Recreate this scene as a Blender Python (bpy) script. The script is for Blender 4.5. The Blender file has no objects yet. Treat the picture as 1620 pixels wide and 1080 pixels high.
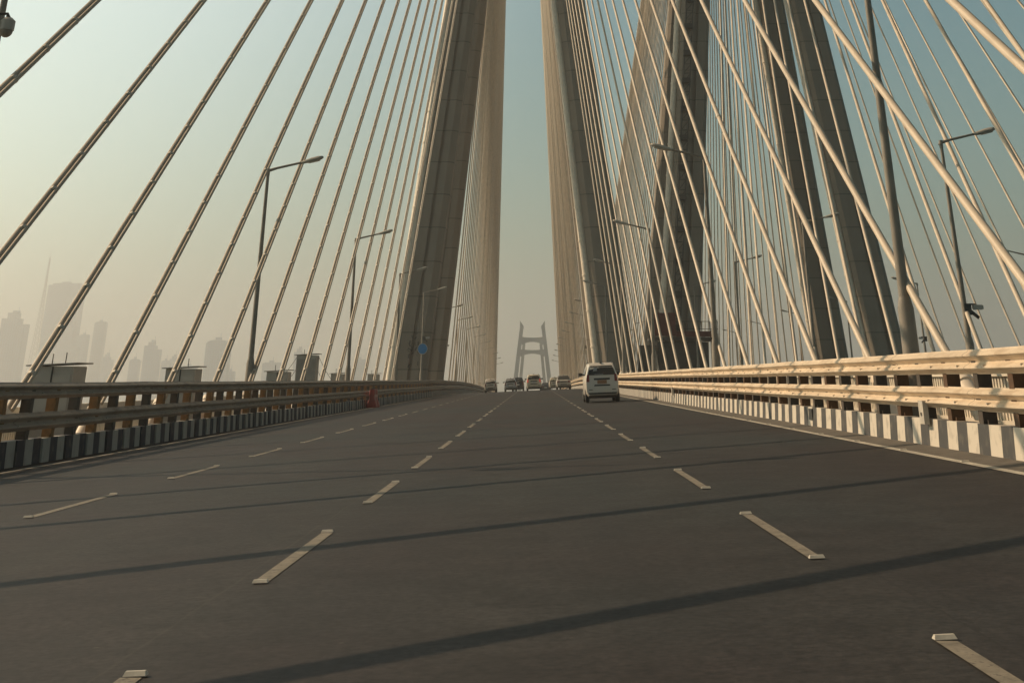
import bpy, math, random
from mathutils import Vector, Matrix
random.seed(7)
S = bpy.context.scene
COL = S.collection
PI = math.pi

# ------------------------------------------------------------------ materials
def mat(name, col, rough=.7, metal=0., var=.12, scale=3., bump=0., bscale=40., spec=.5, col2=None, detail=6, alpha=None):
    m = bpy.data.materials.new(name); m.use_nodes = True
    nt = m.node_tree; n = nt.nodes; L = nt.links; b = n['Principled BSDF']
    b.inputs['Roughness'].default_value = rough; b.inputs['Metallic'].default_value = metal
    b.inputs['Specular IOR Level'].default_value = spec
    tc = n.new('ShaderNodeTexCoord')
    nz = n.new('ShaderNodeTexNoise'); nz.inputs['Scale'].default_value = scale; nz.inputs['Detail'].default_value = detail
    L.new(tc.outputs['Object'], nz.inputs['Vector'])
    r = n.new('ShaderNodeValToRGB'); r.color_ramp.elements[0].position = .3; r.color_ramp.elements[1].position = .7
    c2 = col2 or tuple(min(1, c*(1+var)) for c in col)
    c1 = tuple(c*(1-var) for c in col)
    r.color_ramp.elements[0].color = (*c1, 1); r.color_ramp.elements[1].color = (*c2, 1)
    L.new(nz.outputs['Fac'], r.inputs['Fac']); L.new(r.outputs['Color'], b.inputs['Base Color'])
    if bump:
        n2 = n.new('ShaderNodeTexNoise'); n2.inputs['Scale'].default_value = bscale; n2.inputs['Detail'].default_value = 4
        L.new(tc.outputs['Object'], n2.inputs['Vector'])
        bp = n.new('ShaderNodeBump'); bp.inputs['Strength'].default_value = bump; bp.inputs['Distance'].default_value = .02
        L.new(n2.outputs['Fac'], bp.inputs['Height']); L.new(bp.outputs['Normal'], b.inputs['Normal'])
    m['ramp'] = r.name
    return m

def math_node(nt, op, a, b=None, c=None):
    m = nt.nodes.new('ShaderNodeMath'); m.operation = op
    for i, v in enumerate((a, b, c)):
        if v is None: continue
        if isinstance(v, (int, float)): m.inputs[i].default_value = v
        else: nt.links.new(v, m.inputs[i])
    return m.outputs[0]

def mixcol(nt, fac, a, b, mode='MIX'):
    m = nt.nodes.new('ShaderNodeMix'); m.data_type = 'RGBA'; m.blend_type = mode
    for s, v in ((0, fac), (6, a), (7, b)):
        if isinstance(v, (int, float)): m.inputs[s].default_value = v
        elif isinstance(v, tuple): m.inputs[s].default_value = (*v, 1)
        else: nt.links.new(v, m.inputs[s])
    return m.outputs[2]

def asphalt_material():
    m = bpy.data.materials.new('asphalt'); m.use_nodes = True
    nt = m.node_tree; n = nt.nodes; L = nt.links; b = n['Principled BSDF']
    tc = n.new('ShaderNodeTexCoord'); P = tc.outputs['Object']
    sx = n.new('ShaderNodeSeparateXYZ'); L.new(P, sx.inputs[0])
    def noise(scale, vec=P, detail=5, rough=.5):
        z = n.new('ShaderNodeTexNoise'); z.inputs['Scale'].default_value = scale
        z.inputs['Detail'].default_value = detail; z.inputs['Roughness'].default_value = rough; L.new(vec, z.inputs['Vector'])
        return z.outputs['Fac']
    mp = n.new('ShaderNodeMapping'); mp.inputs['Scale'].default_value = (1, .06, 1); L.new(P, mp.inputs['Vector'])
    big = noise(.10); streak = noise(1.6, mp.outputs[0]); fine = noise(17, detail=8, rough=.72); mid = noise(2.2, detail=7)
    # tyre tracks worn lighter: two per 3.7 m lane
    ph = math_node(nt, 'MULTIPLY_ADD', sx.outputs[0], 2*PI/1.85, .85)
    tr = math_node(nt, 'MULTIPLY_ADD', math_node(nt, 'COSINE', ph), .5, .5)
    tr = math_node(nt, 'MULTIPLY', tr, math_node(nt, 'MULTIPLY', streak, .75))
    mr = n.new('ShaderNodeMapRange'); mr.inputs[1].default_value = .42; mr.inputs[2].default_value = .6; L.new(big, mr.inputs[0])
    c = mixcol(nt, mr.outputs[0], (.0205, .0160, .0160), (.0200, .0230, .0245))
    c = mixcol(nt, tr, c, (.027, .026, .025))
    f = n.new('ShaderNodeMapRange'); f.inputs[3].default_value = .4; f.inputs[4].default_value = 1.75
    f.inputs[1].default_value = .32; f.inputs[2].default_value = .68; L.new(fine, f.inputs[0])
    g = n.new('ShaderNodeMapRange'); g.inputs[3].default_value = .74; g.inputs[4].default_value = 1.28
    g.inputs[1].default_value = .3; g.inputs[2].default_value = .7; L.new(mid, g.inputs[0])
    cc = n.new('ShaderNodeCombineColor')
    fg = math_node(nt, 'MULTIPLY', f.outputs[0], g.outputs[0])
    for i in range(3): L.new(fg, cc.inputs[i])
    c = mixcol(nt, 1., c, cc.outputs[0], 'MULTIPLY')
    # paving seams beside the lane lines, pale grit and dark drips
    wob = math_node(nt, 'MULTIPLY_ADD', noise(.9), .05, -.025)
    xx = math_node(nt, 'ADD', sx.outputs[0], wob)
    for X_, w_, col_, a_ in ((-2.02, .010, (.06, .054, .046), .55), (2.12, .008, (.010, .0095, .009), .7), (-5.75, .010, (.012, .011, .010), .6)):
        ln = math_node(nt, 'LESS_THAN', math_node(nt, 'ABSOLUTE', math_node(nt, 'SUBTRACT', xx, X_)), w_)
        c = mixcol(nt, math_node(nt, 'MULTIPLY', math_node(nt, 'MULTIPLY', ln, a_), mid), c, col_)
    vo = n.new('ShaderNodeTexVoronoi'); vo.inputs['Scale'].default_value = 2.6; L.new(P, vo.inputs['Vector'])
    sp = math_node(nt, 'LESS_THAN', vo.outputs['Distance'], .045)
    c = mixcol(nt, math_node(nt, 'MULTIPLY', sp, .5), c, (.085, .078, .066))
    vo2 = n.new('ShaderNodeTexVoronoi'); vo2.inputs['Scale'].default_value = .55; L.new(P, vo2.inputs['Vector'])
    sp2 = n.new('ShaderNodeMapRange'); sp2.inputs[1].default_value = .11; sp2.inputs[2].default_value = .05; sp2.inputs[3].default_value = 0.; sp2.inputs[4].default_value = .45
    L.new(vo2.outputs['Distance'], sp2.inputs[0]); c = mixcol(nt, sp2.outputs[0], c, (.011, .010, .009))
    L.new(c, b.inputs['Base Color'])
    rr = n.new('ShaderNodeMapRange'); rr.inputs[3].default_value = .62; rr.inputs[4].default_value = .78; L.new(big, rr.inputs[0])
    L.new(rr.outputs[0], b.inputs['Roughness']); b.inputs['Specular IOR Level'].default_value = .28
    bp = n.new('ShaderNodeBump'); bp.inputs['Strength'].default_value = .45; bp.inputs['Distance'].default_value = .006
    L.new(fine, bp.inputs['Height']); L.new(bp.outputs[0], b.inputs['Normal'])
    return m

def stripe_material(name, dark, light, off):
    m = bpy.data.materials.new(name); m.use_nodes = True
    nt = m.node_tree; n = nt.nodes; L = nt.links; b = n['Principled BSDF']
    tc = n.new('ShaderNodeNewGeometry'); sx = n.new('ShaderNodeSeparateXYZ'); L.new(tc.outputs['Position'], sx.inputs[0])
    fr = math_node(nt, 'FRACT', math_node(nt, 'ADD', sx.outputs[1], off))
    z = n.new('ShaderNodeTexNoise'); z.inputs['Scale'].default_value = 5; z.inputs['Detail'].default_value = 8; L.new(tc.outputs['Position'], z.inputs['Vector'])
    fr = math_node(nt, 'ADD', fr, math_node(nt, 'MULTIPLY_ADD', z.outputs['Fac'], .03, -.015))
    st = math_node(nt, 'GREATER_THAN', fr, .5)
    z2 = n.new('ShaderNodeMapRange'); z2.inputs[1].default_value = .52; z2.inputs[2].default_value = .75; z2.inputs[4].default_value = .55; L.new(z.outputs['Fac'], z2.inputs[0])
    c = mixcol(nt, st, dark, light)
    c = mixcol(nt, z2.outputs[0], c, (.17, .15, .125))
    L.new(c, b.inputs['Base Color']); b.inputs['Roughness'].default_value = .75
    return m

def concrete_tower():
    m = bpy.data.materials.new('tower_concrete'); m.use_nodes = True
    nt = m.node_tree; n = nt.nodes; L = nt.links; b = n['Principled BSDF']
    g = n.new('ShaderNodeNewGeometry'); P = g.outputs['Position']
    sx = n.new('ShaderNodeSeparateXYZ'); L.new(P, sx.inputs[0])
    z = n.new('ShaderNodeTexNoise'); z.inputs['Scale'].default_value = .5; z.inputs['Detail'].default_value = 8; L.new(P, z.inputs['Vector'])
    mp = n.new('ShaderNodeMapping'); mp.inputs['Scale'].default_value = (2, 2, .12); L.new(P, mp.inputs['Vector'])
    z2 = n.new('ShaderNodeTexNoise'); z2.inputs['Scale'].default_value = 1; z2.inputs['Detail'].default_value = 6; L.new(mp.outputs[0], z2.inputs['Vector'])
    # pour joints every 3.2 m and a slight tone per lift
    q = math_node(nt, 'MULTIPLY', math_node(nt, 'ADD', sx.outputs[2], 60.), 1/3.2)
    fr = math_node(nt, 'FRACT', q); j = math_node(nt, 'LESS_THAN', fr, .028)
    fl = math_node(nt, 'FLOOR', q)
    wn = n.new('ShaderNodeTexWhiteNoise'); wn.noise_dimensions = '1D'; L.new(fl, wn.inputs['W'])
    c = mixcol(nt, z.outputs['Fac'], (.20, .172, .142), (.27, .232, .19))
    s = n.new('ShaderNodeMapRange'); s.inputs[1].default_value = .5; s.inputs[2].default_value = .75; s.inputs[4].default_value = .3; L.new(z2.outputs['Fac'], s.inputs[0])
    c = mixcol(nt, s.outputs[0], c, (.16, .135, .105))
    c = mixcol(nt, math_node(nt, 'MULTIPLY', wn.outputs['Value'], .28), c, (.18, .155, .125))
    c = mixcol(nt, math_node(nt, 'MULTIPLY', j, .6), c, (.05, .045, .04))
    L.new(c, b.inputs['Base Color']); b.inputs['Roughness'].default_value = .85
    bp = n.new('ShaderNodeBump'); bp.inputs['Strength'].default_value = .5; bp.inputs['Distance'].default_value = .05
    L.new(z.outputs['Fac'], bp.inputs['Height']); L.new(bp.outputs[0], b.inputs['Normal'])
    return m

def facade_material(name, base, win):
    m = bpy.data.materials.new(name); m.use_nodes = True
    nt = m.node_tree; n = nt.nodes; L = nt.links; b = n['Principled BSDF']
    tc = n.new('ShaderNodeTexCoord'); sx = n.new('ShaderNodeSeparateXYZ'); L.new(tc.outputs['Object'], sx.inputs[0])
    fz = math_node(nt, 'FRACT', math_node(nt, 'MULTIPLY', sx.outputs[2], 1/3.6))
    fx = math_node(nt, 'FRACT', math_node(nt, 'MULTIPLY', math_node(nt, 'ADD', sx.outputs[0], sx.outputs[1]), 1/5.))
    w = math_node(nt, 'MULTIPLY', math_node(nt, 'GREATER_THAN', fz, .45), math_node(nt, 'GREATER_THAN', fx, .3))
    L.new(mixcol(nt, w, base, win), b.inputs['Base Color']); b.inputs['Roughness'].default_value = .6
    return m

M = {}
M['asphalt'] = asphalt_material()
M['marking'] = mat('road_paint', (.20, .178, .14), .7, var=.25, scale=9, bump=.2)
def worn(m, hole, th):
    nt = m.node_tree; n = nt.nodes; L = nt.links; b = n['Principled BSDF']; src = b.inputs['Base Color'].links[0].from_socket
    tc = n.new('ShaderNodeTexCoord'); z = n.new('ShaderNodeTexNoise'); z.inputs['Scale'].default_value = 16; z.inputs['Detail'].default_value = 10; z.inputs['Roughness'].default_value = .75
    L.new(tc.outputs['Object'], z.inputs['Vector']); mr = n.new('ShaderNodeMapRange'); mr.inputs[1].default_value = th; mr.inputs[2].default_value = th+.06; mr.inputs[4].default_value = .85
    L.new(z.outputs['Fac'], mr.inputs[0]); L.new(mixcol(nt, mr.outputs[0], src, hole), b.inputs['Base Color'])
worn(M['marking'], (.035, .031, .027), .55)
M['edgeline'] = mat('edge_paint', (.42, .39, .33), .7, var=.2, scale=6)
worn(M['edgeline'], (.07, .062, .052), .56)
M['shoulder'] = mat('dusty_concrete', (.105, .093, .078), .85, var=.2, scale=4, bump=.3)
M['stud'] = mat('stud_plastic', (.50, .46, .39), .45, var=.15, scale=30)
M['concrete'] = mat('deck_concrete', (.33, .30, .26), .85, var=.15, scale=1.2, bump=.3)
M['tower'] = concrete_tower()
def beam_material(name, base, stain, rough):
    m = mat(name, base, rough, var=.14, scale=1.1, bump=.12, bscale=3)
    nt = m.node_tree; n = nt.nodes; L = nt.links; b = n['Principled BSDF']
    src = b.inputs['Base Color'].links[0].from_socket
    g = n.new('ShaderNodeNewGeometry'); mp = n.new('ShaderNodeMapping'); mp.inputs['Scale'].default_value = (4, 1.3, 2.2); L.new(g.outputs['Position'], mp.inputs[0])
    z = n.new('ShaderNodeTexNoise'); z.inputs['Scale'].default_value = 1.6; z.inputs['Detail'].default_value = 9; z.inputs['Roughness'].default_value = .65; L.new(mp.outputs[0], z.inputs['Vector'])
    mr = n.new('ShaderNodeMapRange'); mr.inputs[1].default_value = .5; mr.inputs[2].default_value = .72; mr.inputs[4].default_value = .6; L.new(z.outputs['Fac'], mr.inputs[0])
    c = mixcol(nt, mr.outputs[0], src, stain)
    sx = n.new('ShaderNodeSeparateXYZ'); L.new(g.outputs['Position'], sx.inputs[0])
    fr = math_node(nt, 'FRACT', math_node(nt, 'MULTIPLY', sx.outputs[1], 1/4.1))
    j = math_node(nt, 'LESS_THAN', fr, .006)
    c = mixcol(nt, math_node(nt, 'MULTIPLY', j, .8), c, (.07, .055, .04))
    L.new(c, b.inputs['Base Color']); return m
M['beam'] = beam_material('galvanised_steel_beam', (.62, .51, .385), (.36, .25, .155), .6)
M['post'] = mat('painted_post', (.055, .043, .034), .7, var=.25, scale=6)
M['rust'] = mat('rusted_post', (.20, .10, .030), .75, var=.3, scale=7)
M['beam_l'] = beam_material('shaded_steel_beam', (.36, .29, .23), (.12, .08, .05), .65)  # left barrier's shade painted in as a darker steel colour
M['cable_l'] = mat('shaded_cable_sheath', (.36, .31, .25), .5, var=.15, scale=1.5)  # darker sheath colour carries the shaded side of the left cables
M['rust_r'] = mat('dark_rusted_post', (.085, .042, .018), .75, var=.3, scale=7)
M['bracket'] = mat('steel_bracket', (.42, .39, .34), .55, var=.15, scale=5)
M['kerb_l'] = stripe_material('shaded_striped_paint', (.011, .014, .028), (.34, .32, .285), .02)  # shade painted in: navy darks and duller whites for the left kerb
M['kerb_r'] = stripe_material('dusty_sunlit_striped_paint', (.05, .050, .052), (.54, .49, .42), .02)  # dust greys the dark stripes; sunlight is painted into the lighter tones
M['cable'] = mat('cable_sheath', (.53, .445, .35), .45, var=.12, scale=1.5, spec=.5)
M['conduit'] = mat('cable_rope', (.40, .34, .27), .55, var=.15, scale=4)
M['clamp'] = mat('clamp_steel', (.50, .45, .38), .5, var=.1)
M['pipe'] = mat('guide_pipe_paint', (.72, .63, .52), .5, var=.1, scale=3)
M['pole'] = mat('pole_paint', (.22, .195, .165), .55, var=.15, scale=2)
M['lamp'] = mat('lamp_housing', (.40, .37, .32), .45, var=.1)
M['lens'] = mat('lamp_glass', (.55, .53, .48), .25, var=.05)
M['dark'] = mat('dark_plastic', (.03, .03, .03), .5, var=.2)
M['white_cam'] = mat('camera_housing', (.35, .33, .30), .4, var=.1)
M['shed'] = mat('cabinet_sheet_metal', (.36, .34, .31), .6, var=.12, scale=2)
M['shedroof'] = mat('cabinet_roof_sheet', (.26, .245, .225), .6, var=.15, scale=2)
M['rail'] = mat('railing_paint', (.60, .54, .45), .65, var=.12, scale=2)
M['red'] = mat('red_barrier_plastic', (.34, .035, .03), .5, var=.2, scale=4)
M['blue'] = mat('blue_sign_sheet', (.006, .17, .42), .4, var=.06)
M['redsteel'] = mat('red_platform_sheet', (.11, .032, .026), .7, var=.25, scale=2)
M['scaf'] = mat('platform_steel', (.055, .048, .042), .6, var=.2)
M['sea'] = mat('sea_water', (.05, .075, .08), .18, var=.2, scale=.01, bump=.6, bscale=.15)
M['farconc'] = mat('pylon_concrete', (.30, .30, .29), .85, var=.08, scale=.1)
M['tyre'] = mat('tyre_rubber', (.018, .017, .016), .8, var=.2)
M['rim'] = mat('wheel_steel', (.35, .34, .33), .35, .7, var=.1)
M['glass'] = mat('tinted_glass', (.018, .022, .024), .08, var=.1, spec=.8)
M['seatcloth'] = mat('headrest_cover', (.25, .26, .27), .8)
M['trim'] = mat('black_trim', (.02, .02, .02), .5, var=.1)
M['tail'] = mat('tail_light_red', (.16, .018, .018), .25, var=.1, spec=.6)
M['brake'] = bpy.data.materials.new('lit_brake_light'); M['brake'].use_nodes = True
_b = M['brake'].node_tree.nodes['Principled BSDF']; _b.inputs['Base Color'].default_value = (.6, .03, .02, 1)
_b.inputs['Emission Color'].default_value = (1, .08, .05, 1); _b.inputs['Emission Strength'].default_value = .35
M['plate'] = mat('number_plate', (.25, .13, .065), .5, var=.1, scale=20)
M['plate_w'] = mat('white_number_plate', (.5, .48, .44), .5, var=.1, scale=20)
M['carwhite'] = mat('white_car_paint', (.56, .52, .46), .25, var=.03, spec=.6)
M['carsilver'] = mat('silver_car_paint', (.45, .46, .46), .25, .3, var=.03, spec=.6)
M['cargold'] = mat('cream_car_paint', (.60, .54, .42), .25, var=.03, spec=.6)
M['cardark'] = mat('dark_car_paint', (.035, .035, .04), .25, var=.05, spec=.6)
M['fac1'] = facade_material('hazed_glass_facade', (.15, .32, .56), (.08, .20, .36))  # blue of the distant haze painted into wall and window colours
M['fac2'] = facade_material('hazed_concrete_facade', (.20, .36, .56), (.10, .20, .34))  # same haze blue mixed into the concrete colour

# ------------------------------------------------------------------ mesh builder
class MB:
    def __init__(s): s.v = []; s.f = []; s.mi = []
    def add(s, vs, fs, mi=0):
        b = len(s.v); s.v += [tuple(v) for v in vs]; s.f += [tuple(i+b for i in f) for f in fs]; s.mi += [mi]*len(fs)
    def box(s, x0, x1, y0, y1, z0, z1, mi=0, ang=0, piv=None):
        vs = [(x, y, z) for x in (x0, x1) for y in (y0, y1) for z in (z0, z1)]
        if ang:
            c, n = math.cos(ang), math.sin(ang); px_, py_ = piv or ((x0+x1)/2, (y0+y1)/2)
            vs = [(px_+(x-px_)*c-(y-py_)*n, py_+(x-px_)*n+(y-py_)*c, z) for x, y, z in vs]
        s.add(vs, [(0, 1, 3, 2), (4, 6, 7, 5), (0, 4, 5, 1), (2, 3, 7, 6), (0, 2, 6, 4), (1, 5, 7, 3)], mi)
    def loft(s, rings, mi=0, cap=True, closed=True):
        n = len(rings[0]); vs = [p for r in rings for p in r]; fs = []
        m = n if closed else n-1
        for k in range(len(rings)-1):
            for i in range(m):
                a = k*n+i; b = k*n+(i+1) % n
                fs.append((a, b, b+n, a+n))
        if cap:
            fs.append(tuple(range(n))[::-1]); fs.append(tuple(range((len(rings)-1)*n, len(rings)*n)))
        s.add(vs, fs, mi)
    def tube(s, pts, rads, n=10, mi=0, cap=True):
        pts = [Vector(p) for p in pts]
        if not hasattr(rads, '__len__'): rads = [rads]*len(pts)
        rings = []
        d0 = (pts[1]-pts[0]).normalized()
        a = d0.cross(Vector((0, 0, 1)))
        if a.length < .05: a = d0.cross(Vector((0, 1, 0)))
        a.normalize()
        for i, p in enumerate(pts):
            if i == 0: d = pts[1]-p
            elif i == len(pts)-1: d = p-pts[i-1]
            else: d = (pts[i+1]-p).normalized()+(p-pts[i-1]).normalized()
            d.normalize(); a2 = a-d*a.dot(d); a2.normalize(); b = d.cross(a2)
            rings.append([p+(a2*math.cos(t)+b*math.sin(t))*rads[i] for t in [2*PI*k/n for k in range(n)]])
        s.loft(rings, mi, cap)
    def sphere(s, c, r, n=12, m=8, mi=0, sz=1.):
        rings = []
        for i in range(1, m):
            t = PI*i/m
            rings.append([(c[0]+r*math.sin(t)*math.cos(2*PI*k/n), c[1]+r*math.sin(t)*math.sin(2*PI*k/n), c[2]-r*sz*math.cos(t)) for k in range(n)])
        s.loft(rings, mi)
    def build(s, name, mats, parent=None, smooth=None, loc=None):
        me = bpy.data.meshes.new(name)
        off = Vector(loc) if loc else Vector((0, 0, 0))
        me.from_pydata([tuple(Vector(v)-off) for v in s.v], [], s.f)
        if not isinstance(mats, (list, tuple)): mats = [mats]
        for m in mats: me.materials.append(m)
        if len(mats) > 1: me.polygons.foreach_set('material_index', s.mi)
        import bmesh
        bm = bmesh.new(); bm.from_mesh(me); bmesh.ops.recalc_face_normals(bm, faces=bm.faces); bm.to_mesh(me); bm.free()
        if smooth is not None:
            me.polygons.foreach_set('use_smooth', [True]*len(me.polygons)); me.set_sharp_from_angle(angle=math.radians(smooth))
        o = bpy.data.objects.new(name, me); COL.objects.link(o)
        o.location = off
        if parent:
            o.parent = parent
            if loc: o.location = off - parent.location if False else off
        return o

def tag(o, label=None, cat=None, group=None, kind=None):
    if label: o['label'] = label
    if cat: o['category'] = cat
    if group: o['group'] = group
    if kind: o['kind'] = kind
    return o
def empty(name, loc, label, cat, group=None):
    o = bpy.data.objects.new(name, None); o.empty_display_size = .3; COL.objects.link(o); o.location = loc
    return tag(o, label, cat, group)
def copy_tree(o, parent=None):
    c = o.copy(); COL.objects.link(c)
    if parent: c.parent = parent
    for ch in list(o.children): copy_tree(ch, c)
    return c
ORD = ['', 'first', 'second', 'third', 'fourth', 'fifth', 'sixth', 'seventh', 'eighth', 'ninth', 'tenth']
def ordn(n):
    if n <= 10: return ORD[n]
    return '%d%s' % (n, 'th' if n % 100 in (11, 12, 13) else {1: 'st', 2: 'nd', 3: 'rd'}.get(n % 10, 'th'))

# ------------------------------------------------------------------ bridge profile
H = 1.14; SL = .0366
def prof(y):
    if y < 141: return 0.
    if y < 400: return -5.8e-5*(y-141)**2
    s = -2*5.8e-5*259
    if y < 700:
        t = y-400; return -5.8e-5*259**2 + s*t*(1-t/300*.25)
    return prof(699.99) - .012*(y-700)
XL, XR = -10.15, 6.17            # kerb faces of our carriageway
OL, OR_ = 16.1, 32.4             # kerb faces of the other carriageway
def dz(x, y): return prof(y)-H+SL*x
def dzo(x, y): return prof(y)-H+SL*XR-SL*(x-OL)
YS = [-30+6*i for i in range(75)]+[430+20*i for i in range(54)]
def strip(name, xs, zf, m, off=0., ys=None, kind='structure'):
    b = MB(); ys = ys or YS; n = len(xs); vs = []; fs = []
    for y in ys:
        for x in xs: vs.append((x, y, zf(x, y)+off))
    for j in range(len(ys)-1):
        for i in range(n-1):
            a = j*n+i; fs.append((a, a+1, a+1+n, a+n))
    b.add(vs, fs); o = b.build(name, m); tag(o, kind=kind); return o
def xs_between(a, b, n): return [a+(b-a)*i/n for i in range(n+1)]
strip('road', xs_between(XL-.02, XR+.02, 16), dz, M['asphalt'])
strip('road', xs_between(OL-.02, OR_+.02, 8), dzo, M['asphalt'])
strip('road_shoulder', [5.58, XR+.01], dz, M['shoulder'], .004)
strip('edge_line', [5.43, 5.57], dz, M['edgeline'], .006, [y for y in YS if y < 440])
strip('edge_line', [-9.68, -9.54], dz, M['edgeline'], .006, [y for y in YS if y < 440])
# dashed lane lines
PH, PER, DL = 10.36, 6.24, 3.12
lanes = (-5.55, -1.84, 1.905)
for X in lanes:
    b = MB()
    for k in range(-2, 60):
        y0 = PH+PER*k; ys = [y0, y0+DL/2, y0+DL]
        if y0 > 390: break
        w = .05
        vs = [(X+sx*(w+random.uniform(-.003, .003)), y, dz(X, y)+.006) for y in ys for sx in (-1, 1)]
        b.add(vs, [(0, 1, 3, 2), (2, 3, 5, 4)])
    tag(b.build('lane_marking', M['marking']), kind='structure')
# concrete decks, one body each with kerb side aprons
def deck(name, xa, xb, zf, za, zb):
    b = MB(); rings = []
    for y in YS:
        rings.append([(xa, y, zf(xa, y)-.03), (xb, y, zf(xb, y)-.03), (xb, y, zf(xb, y)-.45), (xb-3.2, y, zf(xb, y)-1.1),
                      (xb-5, y, zf(xb, y)-3.), (xa+5, y, zf(xa, y)-3.), (xa+3.2, y, zf(xa, y)-1.1), (xa, y, zf(xa, y)-.45)])
    b.loft(rings); tag(b.build(name, M['concrete']), kind='structure')
deck('bridge_deck', -13.7, 8.4, dz, 0, 0)
deck('bridge_deck', 14.0, 34.8, dzo, 0, 0)
# sea
b = MB(); b.add([(-5900, -590, -31), (5900, -590, -31), (5900, 11800, -31), (-5900, 11800, -31)], [(0, 1, 2, 3)])
tag(b.build('sea', M['sea']), kind='structure')

# road studs: reflective bars at both ends of each dash
def stud_mesh():
    b = MB(); w, d, h = .053, .026, .017
    b.add([(-w, -d, 0), (w, -d, 0), (w, d, 0), (-w, d, 0), (-w*.86, -d*.45, h), (w*.86, -d*.45, h), (w*.86, d*.45, h), (-w*.86, d*.45, h)],
          [(3, 2, 1, 0), (4, 5, 6, 7), (0, 1, 5, 4), (1, 2, 6, 5), (2, 3, 7, 6), (3, 0, 4, 7)])
    return b.build('road_stud', M['stud'])
first = stud_mesh(); used = False
side = {0: 'far left', 1: 'middle', 2: 'right'}
for li, X in enumerate(lanes):
    for k in range(-1, 9):
        for e in (0, 1):
            y = PH+PER*k + (-.04 if e == 0 else DL+.04)
            if k == -1 and e == 0: continue
            if li == 0 and y < 13.4: continue
            o = first if not used else first.copy()
            if used: COL.objects.link(o)
            used = True
            o.location = (X+random.uniform(-.008, .008), y, dz(X, y)+.008); o.rotation_euler = (0, -math.atan(SL), random.uniform(-.06, .06))
            n = k+2
            vis = (k+2) if li != 0 else k+1
            tag(o, 'road stud at the %s end of the %s dash up the %s lane line' % (('near', 'far')[e], ordn(max(1, vis)), side[li]), 'road stud', 'road studs at the ends of the lane dashes')
for k in range(10):
    o = first.copy(); COL.objects.link(o); y = 19.0+3.1*k; X = 5.52
    o.location = (X, y, dz(X, y)+.008)
    tag(o, 'small cream road stud on the right edge line, %s from the right frame edge' % ordn(k+1), 'road stud', 'road studs along the right edge line')

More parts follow.
